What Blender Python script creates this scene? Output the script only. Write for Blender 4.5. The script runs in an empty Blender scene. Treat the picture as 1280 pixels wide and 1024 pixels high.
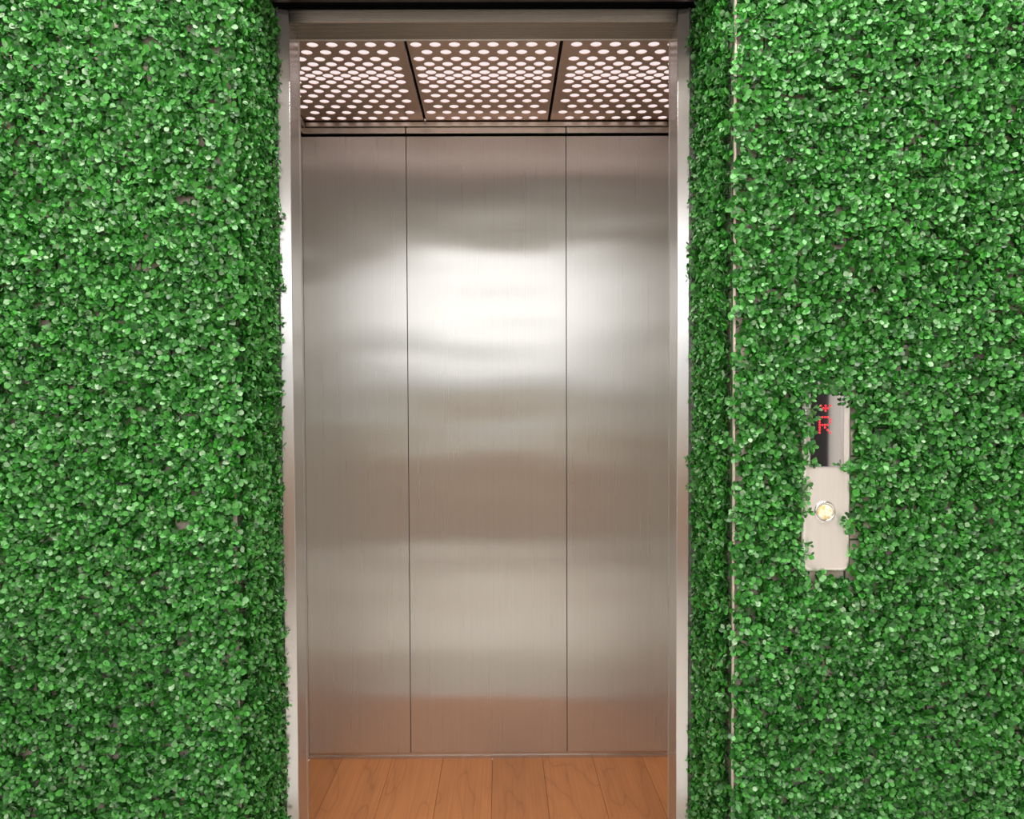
import bpy, bmesh, math, random
import numpy as np
from mathutils import Vector, Matrix, Euler

C = bpy.context.scene
col = C.collection
R = math.radians

# ------------------------------------------------------------------ camera
cd = bpy.data.cameras.new('camera'); cam = bpy.data.objects.new('camera', cd); col.objects.link(cam)
cam.location = (0.0025, -2.15, 1.166)
cd.sensor_width = 36.0; cd.lens = 1083.0 * 36 / 1280
cd.shift_x = 8.0 / 1280; cd.shift_y = 45.5 / 1280
cd.clip_start = 0.02
# base looks along +Y; pitch down, yaw right, roll
cam.rotation_euler = (Matrix.Rotation(R(-0.326), 3, 'Z') @ Matrix.Rotation(R(90 - 1.866), 3, 'X')
                      @ Matrix.Rotation(R(-0.258), 3, 'Z')).to_euler()
C.camera = cam

# ------------------------------------------------------------------ light / world / exposure
C.view_settings.view_transform = 'Standard'; C.view_settings.look = 'None'
C.view_settings.gamma = 1.0; C.view_settings.use_curve_mapping = False
C.view_settings.exposure = 0.0
w = bpy.data.worlds.new('world'); C.world = w; w.use_nodes = True
wn = w.node_tree; bg = wn.nodes['Background']
bg.inputs[0].default_value = (0.93, 0.97, 1.0, 1); bg.inputs[1].default_value = 1.35

LOB_X0, LOB_X1, LOB_Y, LOB_Z = -2.7, 2.9, -4.16, 2.87      # lobby room
WIN = (-1.95, 1.6, 1.22, 2.68)                              # window opening x0 x1 z0 z1


def area(name, loc, rot, sx, sy, power, color):
    l = bpy.data.lights.new(name, 'AREA'); l.shape = 'RECTANGLE'; l.size = sx; l.size_y = sy
    l.energy = power; l.color = color
    o = bpy.data.objects.new(name, l); o.location = loc; o.rotation_euler = rot; col.objects.link(o)
    return o


area('window_daylight', ((WIN[0] + WIN[1]) / 2, LOB_Y - 0.16, (1.82 + WIN[3]) / 2), (R(90), 0, 0),
     WIN[1] - WIN[0], WIN[3] - 1.82, 22, (0.97, 0.98, 1.0))
FILL_LAMPS = [(-.95, -1.35), (.95, -1.35), (0.0, -.86)]          # unseen lobby ceiling lamps, added to brighten hedges and floor
for lx, ly in FILL_LAMPS:
    area('fill_light', (lx, ly, LOB_Z - .012), (0, 0, 0), 1.1, .28, 43 if lx else 19, (1.0, .965, .93))

# ------------------------------------------------------------------ materials
def mat(name, color=(.8, .8, .8), rough=.5, metal=0.0, **kw):
    m = bpy.data.materials.new(name); m.use_nodes = True
    b = m.node_tree.nodes['Principled BSDF']
    b.inputs['Base Color'].default_value = (*color, 1)
    b.inputs['Roughness'].default_value = rough; b.inputs['Metallic'].default_value = metal
    for k, v in kw.items():
        b.inputs[k.replace('_', ' ')].default_value = v
    return m, m.node_tree, b


def noise(nt, vec_scale, scale=1.0, detail=3, rough=.5, coord='Object'):
    tc = nt.nodes.new('ShaderNodeTexCoord'); mp = nt.nodes.new('ShaderNodeMapping')
    mp.inputs['Scale'].default_value = vec_scale
    nt.links.new(tc.outputs[coord], mp.inputs[0])
    n = nt.nodes.new('ShaderNodeTexNoise'); n.inputs['Scale'].default_value = scale
    n.inputs['Detail'].default_value = detail; n.inputs['Roughness'].default_value = rough
    nt.links.new(mp.outputs[0], n.inputs['Vector'])
    return n


def ramp(nt, src, stops):
    r = nt.nodes.new('ShaderNodeValToRGB'); e = r.color_ramp.elements
    while len(e) < len(stops): e.new(.5)
    for el, (p, c) in zip(e, stops):
        el.position = p; el.color = (*c, 1)
    nt.links.new(src, r.inputs[0])
    return r


def brushed(name, color, rough, grain=(400, 400, 3), aniso=.7, rot=0.25, wave=0.0, rvar=.08, cvar=.06, haze=0.0):
    """brushed stainless steel, grain running along the stretched axis"""
    m, nt, b = mat(name, color, rough, 1.0)
    n = noise(nt, grain, 1.0, 4, .6)
    c0 = tuple(x * (1 - cvar) for x in color); c1 = tuple(min(1, x * (1 + cvar)) for x in color)
    r = ramp(nt, n.outputs[0], [(.3, c0), (.7, c1)])
    nt.links.new(r.outputs[0], b.inputs['Base Color'])
    mr = nt.nodes.new('ShaderNodeMapRange'); mr.inputs[1].default_value = .3; mr.inputs[2].default_value = .7
    mr.inputs[3].default_value = rough - rvar; mr.inputs[4].default_value = rough + rvar
    nt.links.new(n.outputs[0], mr.inputs[0]); nt.links.new(mr.outputs[0], b.inputs['Roughness'])
    b.inputs['Anisotropic'].default_value = aniso
    b.inputs['Anisotropic Rotation'].default_value = rot
    tg = nt.nodes.new('ShaderNodeTangent'); tg.direction_type = 'UV_MAP'; tg.uv_map = 'uv'
    nt.links.new(tg.outputs[0], b.inputs['Tangent'])
    if wave:
        n2 = noise(nt, (1.3, 1.3, 4.5), 1.0, 1, .4)
        bp = nt.nodes.new('ShaderNodeBump'); bp.inputs['Strength'].default_value = 1.0
        bp.inputs['Distance'].default_value = wave
        nt.links.new(n2.outputs[0], bp.inputs['Height']); nt.links.new(bp.outputs[0], b.inputs['Normal'])
    if haze:      # grime and fingerprints scatter part of the light
        df = nt.nodes.new('ShaderNodeBsdfDiffuse'); nt.links.new(r.outputs[0], df.inputs[0])
        mx = nt.nodes.new('ShaderNodeMixShader'); mx.inputs[0].default_value = haze
        nt.links.new(b.outputs[0], mx.inputs[1]); nt.links.new(df.outputs[0], mx.inputs[2])
        nt.links.new(mx.outputs[0], nt.nodes['Material Output'].inputs[0])
    return m


M = {}
M['steel_panel'] = brushed('brushed_steel_panel', (.665, .64, .598), .28, grain=(160, 160, 1.2), aniso=1.0, rot=0.25, wave=.006, rvar=.008, cvar=.025, haze=.2)
M['steel_frame'] = brushed('satin_steel_frame', (.60, .57, .545), .24, aniso=.7, rot=0.25, rvar=.03, cvar=.03, haze=.12)
M['steel_header'] = brushed('shaded_header_steel', (.26, .21, .165), .26, grain=(3, 400, 400), aniso=.5, rot=0.0, rvar=.03)  # steel darkened: shade under the header is put into its colour
M['steel_rail'] = brushed('satin_steel_rail', (.60, .53, .46), .34, grain=(3, 400, 400), aniso=.4, rot=0.0, rvar=.03)
M['steel_ceiling'] = brushed('floor_tinted_ceiling_metal', (.50, .33, .25), .24, grain=(3, 400, 400), aniso=.0, rot=0, rvar=.03)  # brown tint puts the wood floor's reflection into the metal colour
M['steel_plate'] = brushed('satin_plate', (.93, .87, .82), .42, grain=(400, 400, 4), aniso=.3, rot=0, rvar=.03, cvar=.02)
M['chrome'] = mat('chrome', (.8, .78, .78), .12, 1.0)[0]
M['black'] = mat('black_gap', (.006, .006, .007), .9, Specular_IOR_Level=0.0)[0]
M['soffit'] = mat('dark_bronze_soffit', (.05, .035, .028), .35, .6)[0]
M['mirror_glass'] = mat('dark_mirrored_display_glass', (.78, .78, .82), .03, 1.0)[0]
M['glass_edge'] = mat('display_bezel', (.75, .68, .72), .3, 1.0)[0]
m, nt, b = mat('red_indicator_light', (.8, .02, .03), .4)
b.inputs['Emission Color'].default_value = (1, .012, .03, 1); b.inputs['Emission Strength'].default_value = 1.0
M['led'] = m
m, nt, b = mat('ivory_button_lens', (.82, .72, .42), .18, Coat_Weight=.6)
n = noise(nt, (1, 1, 1), 90, 2)
r = ramp(nt, n.outputs[0], [(.38, (.72, .52, .16)), (.55, (.9, .84, .68))]); nt.links.new(r.outputs[0], b.inputs['Base Color'])
b.inputs['Emission Color'].default_value = (1, .88, .6, 1); b.inputs['Emission Strength'].default_value = .05
M['lens'] = m
m, nt, b = mat('glowing_ceiling_diffuser', (.35, .33, .33), .6)
b.inputs['Emission Color'].default_value = (1, .885, .89, 1); b.inputs['Emission Strength'].default_value = .86
M['diffuser'] = m

# plaster
m, nt, b = mat('plaster', (.72, .58, .50), .8)
n = noise(nt, (1, 1, 1), 9, 5); r = ramp(nt, n.outputs[0], [(.3, (.66, .52, .44)), (.7, (.78, .65, .57))])
nt.links.new(r.outputs[0], b.inputs['Base Color']); M['plaster'] = m
M['white_wall'] = mat('white_wall_paint', (.80, .78, .74), .75)[0]
m, nt, b = mat('lobby_ceiling_paint', (.42, .385, .345), .85); M['ceiling'] = m
M['white_trim'] = mat('white_trim_paint', (.85, .84, .81), .5)[0]
m, nt, b = mat('pale_floor_tile', (.8, .79, .77), .16)
n = noise(nt, (1, 1, 1), 3, 4); r = ramp(nt, n.outputs[0], [(.3, (.82, .80, .78)), (.7, (.88, .87, .85))])
nt.links.new(r.outputs[0], b.inputs['Base Color']); M['tile'] = m
M['near_black'] = mat('near_black_paint', (.012, .009, .012), .4)[0]
m, nt, b = mat('orange_brown_wainscot', (.30, .15, .08), .45)
n = noise(nt, (14, 14, 1.2), 1, 4); r = ramp(nt, n.outputs[0], [(.3, (.30, .16, .08)), (.7, (.50, .26, .13))])
nt.links.new(r.outputs[0], b.inputs['Base Color']); M['wainscot'] = m


# wood planks: each plank object gets its own tone through its object random value
def wood():
    m, nt, b = mat('orange_maple_laminate', (.5, .2, .08), .5, Specular_IOR_Level=.25)
    oi = nt.nodes.new('ShaderNodeObjectInfo')
    tc = nt.nodes.new('ShaderNodeTexCoord'); mp = nt.nodes.new('ShaderNodeMapping')
    mp.inputs['Scale'].default_value = (7.0, 1.5, 1)
    ad = nt.nodes.new('ShaderNodeVectorMath'); ad.operation = 'ADD'
    sc = nt.nodes.new('ShaderNodeVectorMath'); sc.operation = 'SCALE'; sc.inputs[3].default_value = 31.0
    cb = nt.nodes.new('ShaderNodeCombineXYZ')
    nt.links.new(oi.outputs['Random'], cb.inputs[0]); nt.links.new(oi.outputs['Random'], cb.inputs[1])
    nt.links.new(cb.outputs[0], sc.inputs[0])
    nt.links.new(tc.outputs['Object'], mp.inputs[0]); nt.links.new(mp.outputs[0], ad.inputs[0]); nt.links.new(sc.outputs[0], ad.inputs[1])
    n1 = nt.nodes.new('ShaderNodeTexNoise'); n1.inputs['Scale'].default_value = 1.1; n1.inputs['Detail'].default_value = 2
    nt.links.new(ad.outputs[0], n1.inputs['Vector'])
    mu = nt.nodes.new('ShaderNodeMath'); mu.operation = 'MULTIPLY'; mu.inputs[1].default_value = 5.0
    nt.links.new(n1.outputs[0], mu.inputs[0])
    fr = nt.nodes.new('ShaderNodeMath'); fr.operation = 'PINGPONG'; fr.inputs[1].default_value = .5
    nt.links.new(mu.outputs[0], fr.inputs[0])
    r1 = ramp(nt, fr.outputs[0], [(0.0, (.37, .135, .045)), (.06, (.44, .168, .057)), (.5, (.475, .183, .063))])
    n2 = nt.nodes.new('ShaderNodeTexNoise'); n2.inputs['Scale'].default_value = 1.0; n2.inputs['Detail'].default_value = 6
    mp2 = nt.nodes.new('ShaderNodeMapping'); mp2.inputs['Scale'].default_value = (22, 1.6, 1)
    nt.links.new(ad.outputs[0], mp2.inputs[0]); nt.links.new(mp2.outputs[0], n2.inputs['Vector'])
    r2 = ramp(nt, n2.outputs[0], [(.35, (.90, .89, .89)), (.62, (1.04, 1.04, 1.04))])
    mx = nt.nodes.new('ShaderNodeMix'); mx.data_type = 'RGBA'; mx.blend_type = 'MULTIPLY'; mx.inputs[0].default_value = 1
    nt.links.new(r1.outputs[0], mx.inputs[6]); nt.links.new(r2.outputs[0], mx.inputs[7])
    hs = nt.nodes.new('ShaderNodeHueSaturation')
    mr = nt.nodes.new('ShaderNodeMapRange'); mr.inputs[3].default_value = .86; mr.inputs[4].default_value = 1.12
    nt.links.new(oi.outputs['Random'], mr.inputs[0]); nt.links.new(mr.outputs[0], hs.inputs['Value'])
    nt.links.new(mx.outputs[2], hs.inputs['Color']); nt.links.new(hs.outputs[0], b.inputs['Base Color'])
    return m


M['wood'] = wood()


def leaf_mat():
    m, nt, b = mat('plastic_boxwood_leaf', (.05, .3, .04), .42)
    g = nt.nodes.new('ShaderNodeNewGeometry')
    r = ramp(nt, g.outputs['Random Per Island'],
             [(0.0, (.012, .085, .012)), (.25, (.024, .175, .017)), (.55, (.048, .30, .024)),
              (.80, (.095, .36, .070)), (.93, (.19, .42, .165)), (1.0, (.31, .47, .27))])
    # broad tonal drift between batches of mat
    n = noise(nt, (1, 1, 1), 2.3, 2)
    hs = nt.nodes.new('ShaderNodeHueSaturation')
    mr = nt.nodes.new('ShaderNodeMapRange'); mr.inputs[1].default_value = .3; mr.inputs[2].default_value = .7
    mr.inputs[3].default_value = .84; mr.inputs[4].default_value = 1.14
    nt.links.new(n.outputs[0], mr.inputs[0]); nt.links.new(mr.outputs[0], hs.inputs['Value'])
    nt.links.new(r.outputs[0], hs.inputs['Color'])
    nt.links.new(hs.outputs[0], b.inputs['Base Color'])
    b.inputs['Specular IOR Level'].default_value = .6
    return m


M['leaf'] = leaf_mat()
M['stem'] = mat('green_plastic_stem', (.02, .09, .02), .5)[0]

# ------------------------------------------------------------------ mesh helpers
def mesh_obj(name, me, material=None, parent=None, kind=None, loc=None):
    o = bpy.data.objects.new(name, me); col.objects.link(o)
    if material is not None and not me.materials: me.materials.append(material)
    if parent is not None: o.parent = parent
    if kind: o['kind'] = kind
    if loc is not None: o.location = loc
    return o


def empty(name, loc=(0, 0, 0), label=None, cat=None, group=None, kind=None):
    o = bpy.data.objects.new(name, None); o.empty_display_size = .1; o.location = loc; col.objects.link(o)
    if label: o['label'] = label
    if cat: o['category'] = cat
    if group: o['group'] = group
    if kind: o['kind'] = kind
    return o


def add_box(bm, x0, x1, y0, y1, z0, z1):
    vs = [bm.verts.new(p) for p in ((x0, y0, z0), (x1, y0, z0), (x1, y1, z0), (x0, y1, z0),
                                    (x0, y0, z1), (x1, y0, z1), (x1, y1, z1), (x0, y1, z1))]
    for f in ((3, 2, 1, 0), (4, 5, 6, 7), (0, 1, 5, 4), (1, 2, 6, 5), (2, 3, 7, 6), (3, 0, 4, 7)):
        bm.faces.new([vs[i] for i in f])


def finish(bm, name, material, parent=None, kind=None, bevel=0, axis='auto'):
    """build the object; UVs hold a planar map whose V runs up (Z) on upright faces"""
    if bevel:
        bmesh.ops.bevel(bm, geom=list(bm.edges), offset=bevel, segments=2, affect='EDGES', profile=.5)
    bm.normal_update()
    uv = bm.loops.layers.uv.new('uv')
    for f in bm.faces:
        nn = f.normal
        for l in f.loops:
            c = l.vert.co
            if abs(nn.z) > .7: l[uv].uv = (c.x, c.y)
            elif abs(nn.x) > .7: l[uv].uv = (c.z, c.y)
            else: l[uv].uv = (c.z, -c.x)       # tangent (U) runs up the panel
    me = bpy.data.meshes.new(name); bm.to_mesh(me); bm.free()
    return mesh_obj(name, me, material, parent, kind)


def box(name, b, material, parent=None, kind=None, bevel=0):
    bm = bmesh.new(); add_box(bm, *b)
    return finish(bm, name, material, parent, kind, bevel)


def boxes(name, bl, material, parent=None, kind=None, bevel=0):
    bm = bmesh.new()
    for b in bl: add_box(bm, *b)
    return finish(bm, name, material, parent, kind, bevel)


# ------------------------------------------------------------------ setting: lobby
WF = -0.29                       # face of the elevator wall
RL, RR = -0.565, 0.502           # reveal sides
FT = 2.163                       # top of the steel frame
box('wall_left', (LOB_X0, RL, WF, 0.06, 0, LOB_Z), M['plaster'], kind='structure')
box('wall_right', (RR, LOB_X1, WF, 0.06, 0, LOB_Z), M['plaster'], kind='structure')
box('wall_front', (RL, RR, WF, 0.02, FT + .03, LOB_Z), M['plaster'], kind='structure')
sof = empty('trim_1', (0, 0, FT), kind='structure')
boxes('soffit_board', [(RL, RR, WF, -.034, FT + .002 - FT, .028)], M['soffit'], sof)
boxes('soffit_gap', [(RL, RR, -.034, 0.0, .012, .028), (RL, RR, .0005, .09, .0005, .028)], M['black'], sof)

box('floor', (LOB_X0, LOB_X1, LOB_Y - .2, -0.005, -.1, 0), M['tile'], kind='structure')
box('ceiling', (LOB_X0, LOB_X1, LOB_Y - .2, 0.05, LOB_Z, LOB_Z + .1), M['ceiling'], kind='structure')
box('wall_side_left', (LOB_X0 - .1, LOB_X0, LOB_Y - .2, .05, 0, LOB_Z), M['white_wall'], kind='structure')
box('wall_side_right', (LOB_X1, LOB_X1 + .1, LOB_Y - .2, .05, 0, LOB_Z), M['white_wall'], kind='structure')
boxes('wall_back', [(LOB_X0, WIN[0], LOB_Y - .14, LOB_Y, 0, LOB_Z), (WIN[1], LOB_X1, LOB_Y - .14, LOB_Y, 0, LOB_Z),
                    (WIN[0], WIN[1], LOB_Y - .14, LOB_Y, 0, WIN[2]), (WIN[0], WIN[1], LOB_Y - .14, LOB_Y, WIN[3], LOB_Z)],
      M['white_wall'], kind='structure')
wn1 = empty('window_1', (0, LOB_Y, WIN[2]), kind='structure')
wx = [WIN[0], (2 * WIN[0] + WIN[1]) / 3, (WIN[0] + 2 * WIN[1]) / 3, WIN[1]]
h = WIN[3] - WIN[2]
boxes('window_frame', [(WIN[0], WIN[1], -.10, -.05, 0, .05), (WIN[0], WIN[1], -.10, -.05, h - .05, h)] +
      [(x - .025, x + .025, -.10, -.05, .05, h - .05) for x in (wx[0] + .025, wx[1], wx[2], wx[3] - .025)],
      M['white_trim'], wn1)
box('window_sill', (WIN[0] - .05, WIN[1] + .05, -.04, .06, -.04, 0), M['white_trim'], wn1)
boxes('trim_2', [(LOB_X0, LOB_X1, LOB_Y, LOB_Y + .05, LOB_Z - .08, LOB_Z)], M['white_trim'], kind='structure')
boxes('trim_3', [(LOB_X0, 1.2, LOB_Y, LOB_Y + .05, 0.06, .84)], M['wainscot'], kind='structure')
box('baseboard_back', (LOB_X0, 1.2, LOB_Y, LOB_Y + .06, 0, .06), M['near_black'], kind='structure')
boxes('trim_5', [(RL, RR, -.455, -.0105, 0, .005)], mat('beige_threshold_stone', (.47, .41, .34), .4)[0], kind='structure')
boxes('trim_6', [(RL, RR, -.47, -.4555, 0, .006)], M['white_trim'], kind='structure')
dr = empty('dark_reflection_panel', (0, LOB_Y, 0), kind='structure')  # unseen dark panel, added to give the call display its dark reflection
box('dark_panel_face', (1.66, 2.15, .0, .045, .0, 2.1), M['near_black'], dr)
boxes('dark_panel_trim', [(1.60, 1.66, 0, .07, 0, 2.16), (1.66, 2.15, 0, .07, 2.1, 2.16)], M['white_trim'], dr)

for lx, ly in FILL_LAMPS:
    lt = empty('trim_fill_lamp', (lx, ly, LOB_Z), kind='structure')  # housings for the added lamps
    boxes('fill_lamp_frame', [(-.58, .58, -.17, -.145, -.01, 0), (-.58, .58, .145, .17, -.01, 0), (-.58, -.555, -.145, .145, -.01, 0), (.555, .58, -.145, .145, -.01, 0)], M['white_trim'], lt)

# ------------------------------------------------------------------ elevator doorway frame
JL, JR, JB = -0.509, 0.440, 0.093     # inner faces of the jambs, back edge of the jambs
HZ = 2.131
fr = empty('door_2', (0, 0, 0), kind='structure')


def prism(name, pts, a0, a1, vertical, material, parent, bevel):
    """pts outline in plan (x, y) run up from a0 to a1, or in section (y, z) run across from a0 to a1"""
    bm = bmesh.new(); n = len(pts)
    A = [bm.verts.new((p[0], p[1], a0) if vertical else (a0, p[0], p[1])) for p in pts]
    B = [bm.verts.new((p[0], p[1], a1) if vertical else (a1, p[0], p[1])) for p in pts]
    for i in range(n): bm.faces.new((A[i], A[(i + 1) % n], B[(i + 1) % n], B[i]))
    bm.faces.new(A[::-1]); bm.faces.new(B); bmesh.ops.recalc_face_normals(bm, faces=bm.faces)
    return finish(bm, name, material, parent, None, bevel)


SP = .0065        # the casing face splays back towards the opening
prism('door_jamb', [(RL, -SP), (JL - .028, -SP), (JL, 0), (JL, JB), (RL, JB)], 0, FT, True, M['steel_frame'], fr, .0016)
prism('door_jamb', [(RR, -SP), (JR + .028, -SP), (JR, 0), (JR, JB), (RR, JB)], 0, FT, True, M['steel_frame'], fr, .0016)
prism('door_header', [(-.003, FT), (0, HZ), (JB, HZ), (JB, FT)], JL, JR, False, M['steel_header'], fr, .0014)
boxes('frame_lip', [(JL - .0300, JL - .0275, -SP - .0015, -SP + .001, 0, FT), (JR + .0275, JR + .0300, -SP - .0015, -SP + .001, 0, FT)], M['glass_edge'], fr)
box('door_sill', (JL, JR, 0.0, JB, -.02, .002), M['steel_frame'], fr)

# ------------------------------------------------------------------ elevator cab
CX0, CX1, CB = -0.658, 0.580, 0.785
CZ = 2.155                      # perforated ceiling height
cab = empty('elevator_cab', (0, .44, 0), 'open elevator cab lined with brushed stainless steel behind the doorway', 'elevator')


def cpart(name, bl, material, bevel=0):
    bl = [(a, b_, c - .44, d - .44, e, f) for a, b_, c, d, e, f in bl]
    return boxes(name, bl, material, cab, bevel=bevel)


jx = [CX0, -0.310, 0.226, CX1]
PT = 2.1085
for i in range(3):
    cpart('wall_panel', [(jx[i] + (.0011 if i else 0), jx[i + 1] - (.0011 if i < 2 else 0), CB, CB + .012, .020, PT)], M['steel_panel'], bevel=.0006)
cpart('panel_backing', [(CX0 - .03, CX1 + .03, CB + .0125, CB + .03, 0, 2.35)], M['black'])
cpart('base_trim', [(CX0, CX1, CB - .003, CB + .012, 0, .010), ], M['steel_frame'])
cpart('base_trim', [(CX0, CX1, CB + .001, CB + .012, .0105, .0195), ], M['steel_rail'])
for s, x in ((-1, CX0), (1, CX1)):
    xa, xb = (x - .012, x) if s < 0 else (x, x + .012)
    cpart('side_panel', [(xa, xb, JB + .022, .44 - .002, .0, PT)], M['steel_panel'], bevel=.001)
    cpart('side_panel', [(xa, xb, .44 + .002, CB - .0005, .0, PT)], M['steel_panel'], bevel=.001)
    xa, xb = (CX0, JL - .0005) if s < 0 else (JR + .0005, CX1)
    cpart('return_panel', [(xa, xb, JB + .001, JB + .02, 0, 2.35)], M['steel_panel'])
cpart('transom_panel', [(JL, JR, JB + .001, JB + .02, HZ + .005, 2.35)], M['steel_panel'])
# two-band top rail: jointed band and rail above, turned round the corners
for i in range(3):
    cpart('frieze_panel', [(jx[i] + .0016, jx[i + 1] - .0016, CB - .006, CB + .012, 2.1172, 2.1362)], M['steel_rail'], bevel=.0008)
cpart('top_rail', [(CX0 + .016, CX1 - .016, CB - .016, CB + .012, 2.1378, CZ - .004)], M['steel_rail'], bevel=.001)
cpart('top_rail', [(CX0 - .012, CX0 + .014, JB + .03, CB - .001, 2.1378, CZ - .004)], M['steel_rail'], bevel=.001)
cpart('top_rail', [(CX1 - .014, CX1 + .012, JB + .03, CB - .001, 2.1378, CZ - .004)], M['steel_rail'], bevel=.001)
cpart('frieze_panel', [(CX0 - .012, CX0 + .006, JB + .03, CB - .007, 2.1172, 2.1362)], M['steel_rail'], bevel=.0008)
cpart('frieze_panel', [(CX1 - .006, CX1 + .012, JB + .03, CB - .007, 2.1172, 2.1362)], M['steel_rail'], bevel=.0008)
cpart('cab_shell', [(CX0 - .04, CX0 - .013, JB, CB + .03, 0, 2.35), (CX1 + .013, CX1 + .04, JB, CB + .03, 0, 2.35),
                    (CX0 - .04, CX1 + .04, JB, CB + .03, 2.35, 2.38)], M['white_trim'])

# perforated ceiling panels (true holes: 2D curve filled, extruded, turned to mesh)
ROWD = [.2262, .2706, .3056, .3356, .3634, .3866, .4072, .4343, .4675, .5042, .5426, .5882, .6355, .6881, .7419]
ROWD = [.179] + ROWD
px = [(-.650, -.2485, -.286), (-.2395, .1635, -.2175), (.1725, .574, .209)]
HR = .0151
dep = bpy.context.evaluated_depsgraph_get()
for pi, (x0, x1, hx) in enumerate(px):
    y0, y1 = JB + .028, CB - .012
    cu = bpy.data.curves.new('ceiling_panel', 'CURVE'); cu.dimensions = '2D'; cu.fill_mode = 'BOTH'; cu.extrude = .001

    def poly(pts):
        s = cu.splines.new('POLY'); s.points.add(len(pts) - 1)
        for p, q in zip(s.points, pts): p.co = (q[0], q[1] - .44, 0, 1)
        s.use_cyclic_u = True
    poly([(x0, y0), (x1, y0), (x1, y1), (x0, y1)])
    for ri, y in enumerate(ROWD):
        full = ri % 2 == 0
        if pi == 0:
            xs = [hx - k * .0512 for k in range(7)] if full else [hx - .0256 - k * .0512 for k in range(7)]
            xs = [x for x in xs if x - HR > x0 + .006]
        elif pi == 1:
            xs = [hx + k * .0512 for k in range(8)] if full else [hx + .0256 + k * .0512 for k in range(7)]
        else:
            xs = [hx + k * .0512 for k in range(8)] if full else [hx + .0256 + k * .0512 for k in range(7)]
            xs = [x for x in xs if x + HR < x1 - .004]
        for x in xs:
            poly([(x + HR * math.cos(a * math.tau / 28), y + HR * math.sin(a * math.tau / 28)) for a in range(28)])
    tmp = bpy.data.objects.new('tmp', cu); col.objects.link(tmp)
    bpy.context.view_layer.update()
    me = bpy.data.meshes.new_from_object(tmp.evaluated_get(bpy.context.evaluated_depsgraph_get()))
    bpy.data.objects.remove(tmp); bpy.data.curves.remove(cu)
    me.name = 'ceiling_panel'; me.materials.clear()
    me.uv_layers.new(name='uv')
    uvs = np.zeros(len(me.loops) * 2, dtype=np.float32); vi = np.zeros(len(me.loops), dtype=np.int32)
    me.loops.foreach_get('vertex_index', vi); co = np.zeros(len(me.vertices) * 3, dtype=np.float32); me.vertices.foreach_get('co', co)
    co = co.reshape(-1, 3); uvs[0::2] = co[vi, 0]; uvs[1::2] = co[vi, 1]; me.uv_layers['uv'].data.foreach_set('uv', uvs)
    o = mesh_obj('ceiling_panel', me, M['steel_ceiling'], cab, loc=(0, 0, CZ))
    # turned-up flanges stiffening the panel
    fl = [(x0, x0 + .0012), (x1 - .0012, x1)]
    bl = [(a, b_, y0 - .44, y1 - .44, .001, .0048) for a, b_ in fl] + [(x0 + .0012, x1 - .0012, y - .44, y - .44 + .0012, .001, .0048) for y in (y0, y1 - .0012)]
    boxes('panel_flange', bl, M['steel_ceiling'], o)
    cpart('light_diffuser', [(x0 + .001, x1 - .001, y0 + .001, y1, CZ + .005, CZ + .009)], M['diffuser'])
cpart('joint_backing', [(-.2495, -.2385, JB + .025, CB - .012, CZ + .0095, CZ + .012)], M['black'])
cpart('joint_backing', [(.1625, .1735, JB + .025, CB - .012, CZ + .0095, CZ + .012)], M['black'])
bm = bmesh.new()
bmesh.ops.create_cone(bm, cap_ends=True, segments=16, radius1=.0045, radius2=.0045, depth=.02,
                      matrix=Matrix.Translation((-.244, CB - .012 - .44, CZ + .0)))
add_box(bm, -.248, -.240, CB - .016 - .44, CB - .008 - .44, CZ + .004, CZ + .012)
finish(bm, 'ceiling_catch', M['chrome'], cab)

# cab floor: maple planks running front to back
fl = empty('floor_cab', (0, .44, 0), kind='structure')
xs = [-.70, -.545, -.372, -.200, -.030, .140, .312, .482, .64]
box('floor_underlay', (CX0 - .01, CX1 + .01, JB - .44, CB + .012 - .44, -.03, -.0125), M['black'], fl)
for a, b_ in zip(xs[:-1], xs[1:]):
    a = max(a, CX0); b_ = min(b_, CX1)
    o = box('floor_plank', (-(b_ - a) / 2 + .0004, (b_ - a) / 2 - .0004, JB + .0 - .44, CB + .01 - .44, -.012, 0), M['wood'], fl, bevel=.0006)
    o.location.x = (a + b_) / 2

# ------------------------------------------------------------------ hall call station on the right hedge wall
PX0, PX1, PZ0, PZ1 = .6445, .7515, .832, 1.245
PY = WF - .018
cs = empty('call_station', (0.698, WF, .832), 'satin steel call plate with red indicator and round button sunk in right hedge', 'call button')


def rrect(x0, x1, z0, z1, r, n=6):
    pts = []
    for cx_, cz_, a0 in ((x1 - r, z1 - r, 0), (x0 + r, z1 - r, 90), (x0 + r, z0 + r, 180), (x1 - r, z0 + r, 270)):
        for k in range(n + 1):
            a = R(a0 + 90 * k / n); pts.append((cx_ + r * math.cos(a), cz_ + r * math.sin(a)))
    return pts


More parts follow.
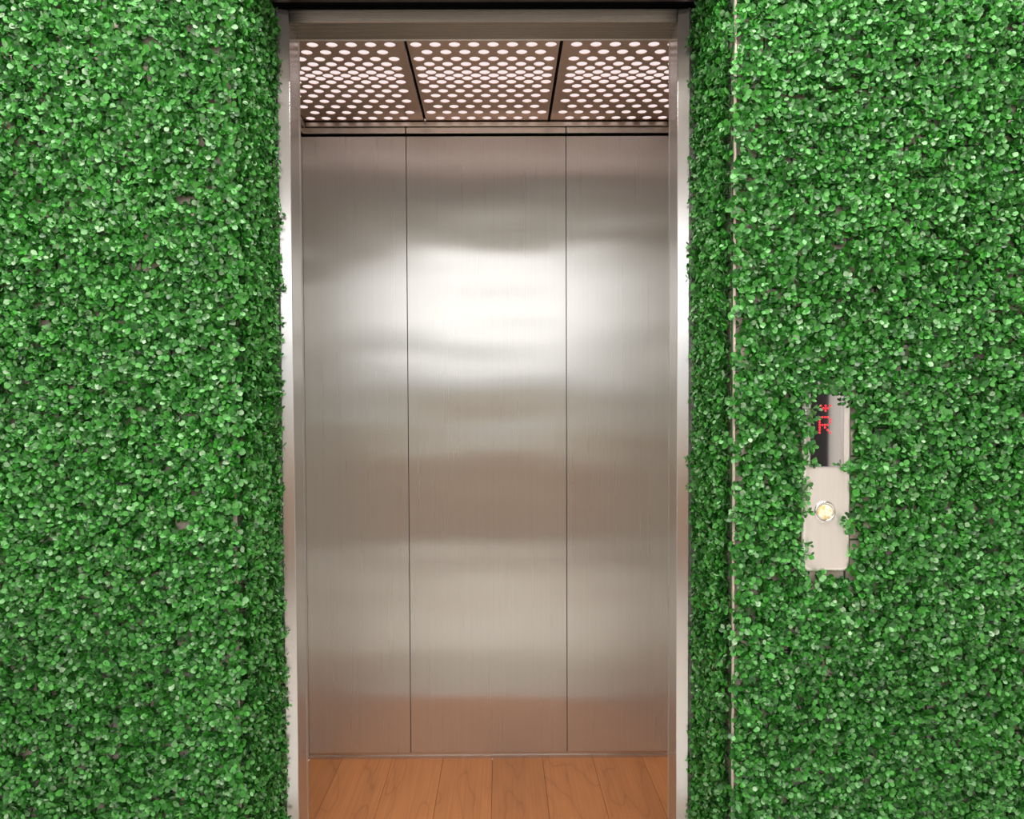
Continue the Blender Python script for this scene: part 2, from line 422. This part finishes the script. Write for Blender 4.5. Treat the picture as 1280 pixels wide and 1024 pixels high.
# plate: rounded rectangle body with a softly rolled edge and a window opening
WX0, WX1, WZ0, WZ1 = .6625, .7325, 1.058, 1.224
ox, oz = .698, .832
bm = bmesh.new()
rings = []
for inset, yy in ((0, 0), (0, -.010), (.0015, -.0145), (.005, -.0172), (.009, -.018)):
    rings.append([bm.verts.new((p[0] - ox, yy, p[1] - oz)) for p in rrect(PX0 + inset, PX1 - inset, PZ0 + inset, PZ1 - inset, .018 - inset * .9)])
n = len(rings[0])
for a, b_ in zip(rings[:-1], rings[1:]):
    for i in range(n): bm.faces.new((a[i], a[(i + 1) % n], b_[(i + 1) % n], b_[i]))
hole = [bm.verts.new((x - ox, -.018, z - oz)) for x, z in ((WX1, WZ1), (WX0, WZ1), (WX0, WZ0), (WX1, WZ0))]
o4 = rings[-1]; q = n // 4
for k in range(4):     # fan face band from outline to window corners
    for i in range(q - 1):
        bm.faces.new((o4[k * q + i], o4[k * q + i + 1], hole[k]))
    bm.faces.new((o4[k * q + q - 1], o4[((k + 1) * q) % n], hole[(k + 1) % 4], hole[k]))
inner = [bm.verts.new((v.co.x, -.010, v.co.z)) for v in hole]
for k in range(4): bm.faces.new((hole[k], hole[(k + 1) % 4], inner[(k + 1) % 4], inner[k]))
bmesh.ops.recalc_face_normals(bm, faces=bm.faces)
finish(bm, 'plate', M['steel_plate'], cs)
dw = box('display_window', (WX0 - ox + .0003, WX1 - ox - .0003, -.0125, -.0092, WZ0 - oz + .0003, WZ1 - oz - .0003), M['mirror_glass'], cs)
bw = .0012
boxes('window_bezel', [(WX0 - ox - bw, WX1 - ox + bw, -.0195, -.0178, WZ0 - oz - bw, WZ0 - oz),
                       (WX0 - ox - bw, WX0 - ox, -.0195, -.0178, WZ0 - oz, WZ1 - oz),
                       (WX1 - ox, WX1 - ox + bw, -.0195, -.0178, WZ0 - oz, WZ1 - oz)], M['glass_edge'], cs)


def disc_stack(name, cx_, cz_, prof, material, parent, seg=40):
    bm = bmesh.new(); prev = None
    for r_, y_ in prof:
        if r_ == 0: ring = [bm.verts.new((cx_, y_, cz_))]
        else: ring = [bm.verts.new((cx_ + r_ * math.cos(k * math.tau / seg), y_, cz_ + r_ * math.sin(k * math.tau / seg))) for k in range(seg)]
        if prev:
            for k in range(seg):
                if len(ring) == 1: bm.faces.new((prev[k], prev[(k + 1) % seg], ring[0]))
                else: bm.faces.new((prev[k], prev[(k + 1) % seg], ring[(k + 1) % seg], ring[k]))
        prev = ring
    bmesh.ops.recalc_face_normals(bm, faces=bm.faces)
    for f in bm.faces: f.smooth = True
    return finish(bm, name, material, parent)


bx, bz = .6945 - ox, .962 - oz
btn = disc_stack('button', bx, bz, [(.0235, -.0175), (.0235, -.0195), (.0215, -.0225), (.0185, -.0225), (.0172, -.0205), (.0170, -.0185)], M['chrome'], cs)
disc_stack('button_lens', bx, bz, [(.0169, -.0185), (.0165, -.0205), (.012, -.0218), (.006, -.0224), (0, -.0226)], M['lens'], btn)

# red dot-matrix: down arrow over the letter R
dots = []
P = .0054
gx, gz = .6965 - ox, 1.1885 - oz
for c_, r_ in ((-2, 0), (0, 0), (2, 0), (-1, 1), (0, 1), (1, 1), (0, 2)): dots.append((gx + c_ * P * .92, gz - r_ * P))
Rg = ["11110", "10001", "10001", "11110", "10100", "10010", "10001"]
for r_, row in enumerate(Rg):
    for c_, ch in enumerate(row):
        if ch == '1': dots.append((.6955 - ox + (c_ - 2) * P * 1.04, gz - .0245 - r_ * P * 1.02))
for (x, z) in dots:
    bm = bmesh.new()
    bmesh.ops.create_uvsphere(bm, u_segments=10, v_segments=6, radius=.0024, matrix=Matrix.Diagonal((1, .3, 1, 1)))
    o = finish(bm, 'indicator_dot', M['led'], dw); o.location = (x, -.0126, z)

# ------------------------------------------------------------------ artificial boxwood hedges
rng = np.random.default_rng(7)
LT = np.array([(0, 0, 0), (.22, .22, .03), (.52, .41, .05), (.83, .30, .01), (1, 0, -.05), (.83, -.30, .01), (.52, -.41, .05), (.22, -.22, .03), (.55, 0, -.03)])
LF = np.array([(8, i, (i + 1) % 8) for i in range(8)])
NLV = len(LT)


def unit(v): return v / np.maximum(np.linalg.norm(v, axis=-1, keepdims=True), 1e-9)


def sprigs(base, axis, length, size, rng, pairs=4):
    """leaves and stems for n sprigs -> leaf verts (n*L,9,3), stem verts (n,6,3)"""
    n = len(base)
    a = unit(axis)
    ref = np.where(np.abs(a[:, 2:3]) < .9, np.array([[0, 0, 1.]]), np.array([[1., 0, 0]]))
    s = unit(np.cross(a, ref)); t = np.cross(a, s)
    rot = rng.uniform(0, math.pi, n)
    out = []
    for k in range(pairs):
        f = [.36, .60, .82, 1.0][k + 4 - pairs] if pairs <= 4 else 1
        for side in (0, 1):
            ang = rot + k * math.pi / 2 + side * math.pi + rng.normal(0, .25, n)
            d = s * np.cos(ang)[:, None] + t * np.sin(ang)[:, None]
            op = np.radians([72, 66, 58, 46][k] + rng.normal(0, 13, n))
            ld = a * np.cos(op)[:, None] + d * np.sin(op)[:, None]
            ld = unit(ld + rng.normal(0, .12, (n, 3)) + np.array([0, 0, -.10]))
            ln = a * np.sin(op)[:, None] - d * np.cos(op)[:, None]
            ln = unit(ln + rng.normal(0, .22, (n, 3)))
            lw = unit(np.cross(ln, ld)); ln = np.cross(ld, lw)
            sz = size * [1.0, 1.0, .92, .72][k] * rng.uniform(.82, 1.15, n)
            o = base + a * (length * f)[:, None] + d * .001
            wd = rng.uniform(.85, 1.1, n)
            L = (o[:, None, :] + sz[:, None, None] * (LT[None, :, 0:1] * ld[:, None] + LT[None, :, 1:2] * lw[:, None] * wd[:, None, None] + LT[None, :, 2:3] * ln[:, None]))
            out.append(L)
    leaves = np.stack(out, 1).reshape(-1, NLV, 3)
    st = []
    for j in range(3):
        dd = s * math.cos(j * 2.094) + t * math.sin(j * 2.094)
        st.append(base + dd * .0011); st.append(base + a * length[:, None] + dd * .0006)
    return leaves, np.stack(st, 1)


def foliage_mesh(name, leaves, stems):
    nl, ns = len(leaves), len(stems)
    lv = leaves.reshape(-1, 3); sv = stems.reshape(-1, 3)
    lf = (LF[None] + (np.arange(nl) * NLV)[:, None, None]).reshape(-1, 3)
    SF = np.array([(0, 2, 3), (0, 3, 1), (2, 4, 5), (2, 5, 3), (4, 0, 1), (4, 1, 5)])
    sf = (SF[None] + (np.arange(ns) * 6)[:, None, None] + len(lv)).reshape(-1, 3)
    v = np.concatenate([lv, sv]).astype(np.float32); f = np.concatenate([lf, sf]).astype(np.int32)
    me = bpy.data.meshes.new(name)
    me.vertices.add(len(v)); me.vertices.foreach_set('co', v.ravel())
    me.loops.add(f.size); me.loops.foreach_set('vertex_index', f.ravel())
    me.polygons.add(len(f)); me.polygons.foreach_set('loop_start', np.arange(0, f.size, 3, dtype=np.int32))
    mi = np.zeros(len(f), dtype=np.int32); mi[len(lf):] = 1
    me.materials.append(M['leaf']); me.materials.append(M['stem'])
    me.polygons.foreach_set('material_index', mi)
    me.update(calc_edges=True); me.validate()
    me.polygons.foreach_set('use_smooth', np.ones(len(f), dtype=bool))
    return me


# shared sprig meshes for the sprigs that are parts of their own (built along +Z)
PROTO = []
for k in range(14):
    lv, sv = sprigs(np.zeros((1, 3)), np.array([[0, 0, 1.]]), np.array([.038]), np.array([.0172]), np.random.default_rng(100 + k))
    PROTO.append(foliage_mesh('leaf_sprig', lv, sv))


def field(p, seed):
    r_ = np.random.default_rng(seed); out = np.zeros(len(p))
    for fq in (3, 5, 9, 14):
        for _ in range(3):
            d = unit(r_.normal(size=3)) * fq; out += np.sin(p @ d * 1.7 + r_.uniform(0, 6.28)) / (fq ** .5)
    return out / 2.2


def hedge(name, label, org, U, V, N, lu, lv, seed, vis, spacing=.0138, keep=None, thick=1.0, extra=()):
    """org corner, U along width, V up, N outward; vis(p)->bool where it may show in the photo"""
    U, V, N = (np.array(x, float) for x in (U, V, N)); org = np.array(org, float)
    r_ = np.random.default_rng(seed)
    nu, nv = int(lu / spacing), int(lv / spacing)
    gu, gv = np.meshgrid(np.arange(nu) + .5, np.arange(nv) + .5)
    gu = (gu + .5 * (np.arange(nv)[:, None] % 2) - .25).ravel() * spacing; gv = gv.ravel() * spacing
    gu = np.clip(gu + r_.normal(0, .0035, gu.shape), .004, lu - .004); gv = gv + r_.normal(0, .0035, gv.shape)
    base = org + gu[:, None] * U + gv[:, None] * V
    if keep is not None:
        k = keep(base); base = base[k]; gu = gu[k]
    n = len(base)
    f1, f2, f3 = field(base, seed + 1), field(base, seed + 2), field(base, seed + 3)
    k = r_.uniform(size=n) > .02 + .05 * np.clip(f3, 0, 1)
    base, f1, f2, f3, gu = base[k], f1[k], f2[k], f3[k], gu[k]; n = len(base)
    lean = .38
    axis = N + U * np.clip(f1 * .3 + r_.normal(0, lean, n), -.75, .75)[:, None] + V * np.clip(f2 * .3 + r_.normal(0, lean, n), -.75, .75)[:, None]
    length = thick * (.031 + .004 * f3 + r_.uniform(-.014, .008, n))
    size = .0158 * r_.uniform(.85, 1.15, n)
    if extra:                                  # long strays that hang over the call plate
        base = np.vstack([base, [e[0] for e in extra]]); axis = np.vstack([axis, [e[1] for e in extra]])
        length = np.append(length, [e[2] for e in extra]); size = np.append(size, [.0150] * len(extra)); n = len(base)
    root = empty(name, tuple(org + U * lu / 2), label, 'hedge', 'boxwood hedges around the elevator doorway')
    o0 = np.array(root.location)
    # the sprigs that show largest become parts of their own
    cand = np.where(vis(base))[0]
    score = length[cand] + size[cand] * .4 + r_.uniform(0, .006, len(cand))
    pick = cand[np.argsort(-score)[:290]]
    rest = np.setdiff1d(np.arange(n), pick)
    lv_, sv_ = sprigs((base - o0)[rest], axis[rest], length[rest], size[rest], r_)
    for a_ in (lv_, sv_):                      # nothing grows into the wall behind
        dpt = (a_ + o0 - org) @ N
        a_ += np.maximum(.0012 - dpt, 0)[..., None] * N
    me = foliage_mesh('foliage', lv_, sv_)
    mesh_obj('foliage', me, None, root, 'stuff')
    for q_ in pick:
        o = bpy.data.objects.new('leaf_sprig', PROTO[int(r_.integers(len(PROTO)))])
        qd = Vector(axis[q_]).to_track_quat('Z', 'Y') @ Euler((0, 0, r_.uniform(0, 6.28))).to_quaternion()
        o.rotation_mode = 'QUATERNION'; o.rotation_quaternion = qd
        o.location = Vector(base[q_] - o0 + N * .005); sc_ = length[q_] / .038
        o.scale = (size[q_] / .0172,) * 2 + (sc_,)
        o.parent = root; col.objects.link(o)
    # green plastic grid the sprigs snap into
    bm = bmesh.new(); g = .06; Np = N * .0035

    def bar(p, q, w_, wd):
        vs = []
        for nn_ in (0.0005, .0035):
            for e in (p - wd * w_, p + wd * w_, q + wd * w_, q - wd * w_):
                vs.append(bm.verts.new(Vector(e + N * nn_ - o0)))
        for f_ in ((0, 1, 2, 3), (7, 6, 5, 4), (0, 4, 5, 1), (1, 5, 6, 2), (2, 6, 7, 3), (3, 7, 4, 0)): bm.faces.new([vs[i] for i in f_])
    for i in range(int(lu / g) + 1): bar(org + U * (i * g + .001), org + U * (i * g + .001) + V * lv, .0016, U)
    for i in range(int(lv / g) + 1): bar(org + V * (i * g), org + V * (i * g) + U * lu, .0016, V)
    bmesh.ops.recalc_face_normals(bm, faces=bm.faces)
    finish(bm, 'backing_grid', M['stem'], root)
    return root


ZT = 2.30


def inview(b): return (np.abs(b[:, 0]) < 1.10) & (b[:, 2] > .22) & (b[:, 2] < 2.02)


def plate_clear(b):
    x, z = b[:, 0], b[:, 2]
    inside = (x > PX0 - .004) & (x < PX1 + .006) & (z > PZ0 - .010) & (z < PZ1 - .012)
    return ~inside


sr = random.Random(5)
STRAYS = []
for k in range(13):          # along the left edge of the plate, upper half
    z = 1.06 + .18 * k / 13 + sr.uniform(-.006, .006)
    STRAYS.append(((PX0 - .006, WF, z), (.55 + sr.uniform(-.15, .25), -1, sr.uniform(-.3, .2)), .036 + sr.uniform(0, .010)))
for k in range(9):           # over the top edge
    x = PX0 + .006 + .09 * k / 9
    STRAYS.append(((x, WF, PZ1 + .003), (sr.uniform(-.2, .3), -1, -.55 + sr.uniform(-.25, .2)), .038 + sr.uniform(0, .008)))
for z in (1.205, 1.19, 1.055, 1.05, .945, .94, .925):     # a few on the right edge
    STRAYS.append(((PX1 + .006, WF, z), (-.75 + sr.uniform(-.2, .2), -1, sr.uniform(-.1, .3)), .034 + sr.uniform(0, .006)))
for z in (1.02, 1.005, .99, .97, .90, .87):
    STRAYS.append(((PX0 - .006, WF, z), (.45 + sr.uniform(-.15, .2), -1, sr.uniform(-.3, .2)), .032 + sr.uniform(0, .008)))

hedge('boxwood_hedge', 'wide flat face of green plastic boxwood left of the elevator doorway', (-1.30, WF, 0.0), (1, 0, 0), (0, 0, 1), (0, -1, 0),
      -0.552 + 1.30, ZT, 11, inview)
hedge('boxwood_hedge', 'wide flat face of green plastic boxwood around the steel call plate', (0.503, WF, 0.0), (1, 0, 0), (0, 0, 1), (0, -1, 0),
      1.36 - .503, ZT, 23, inview, keep=plate_clear, extra=STRAYS)
hedge('boxwood_hedge', 'narrow shaded boxwood strip lining the left reveal beside the steel jamb', (RL, WF + .002, 0.0), (0, 1, 0), (0, 0, 1), (1, 0, 0),
      -WF - .010, FT - .004, 37, lambda b: (b[:, 2] > .15), thick=.88, spacing=.0138)
hedge('boxwood_hedge', 'narrow shaded boxwood strip lining the right reveal beside the steel jamb', (RR, WF + .002, 0.0), (0, 1, 0), (0, 0, 1), (-1, 0, 0),
      -WF - .010, FT - .004, 51, lambda b: (b[:, 2] > .15), thick=.88, spacing=.0138)
# plaster corner bead showing as a thin pale line at the right reveal corner
boxes('trim_4', [(RR - .001, RR + .002, WF - .010, WF, 0, 2.16)], M['plaster'], kind='structure')
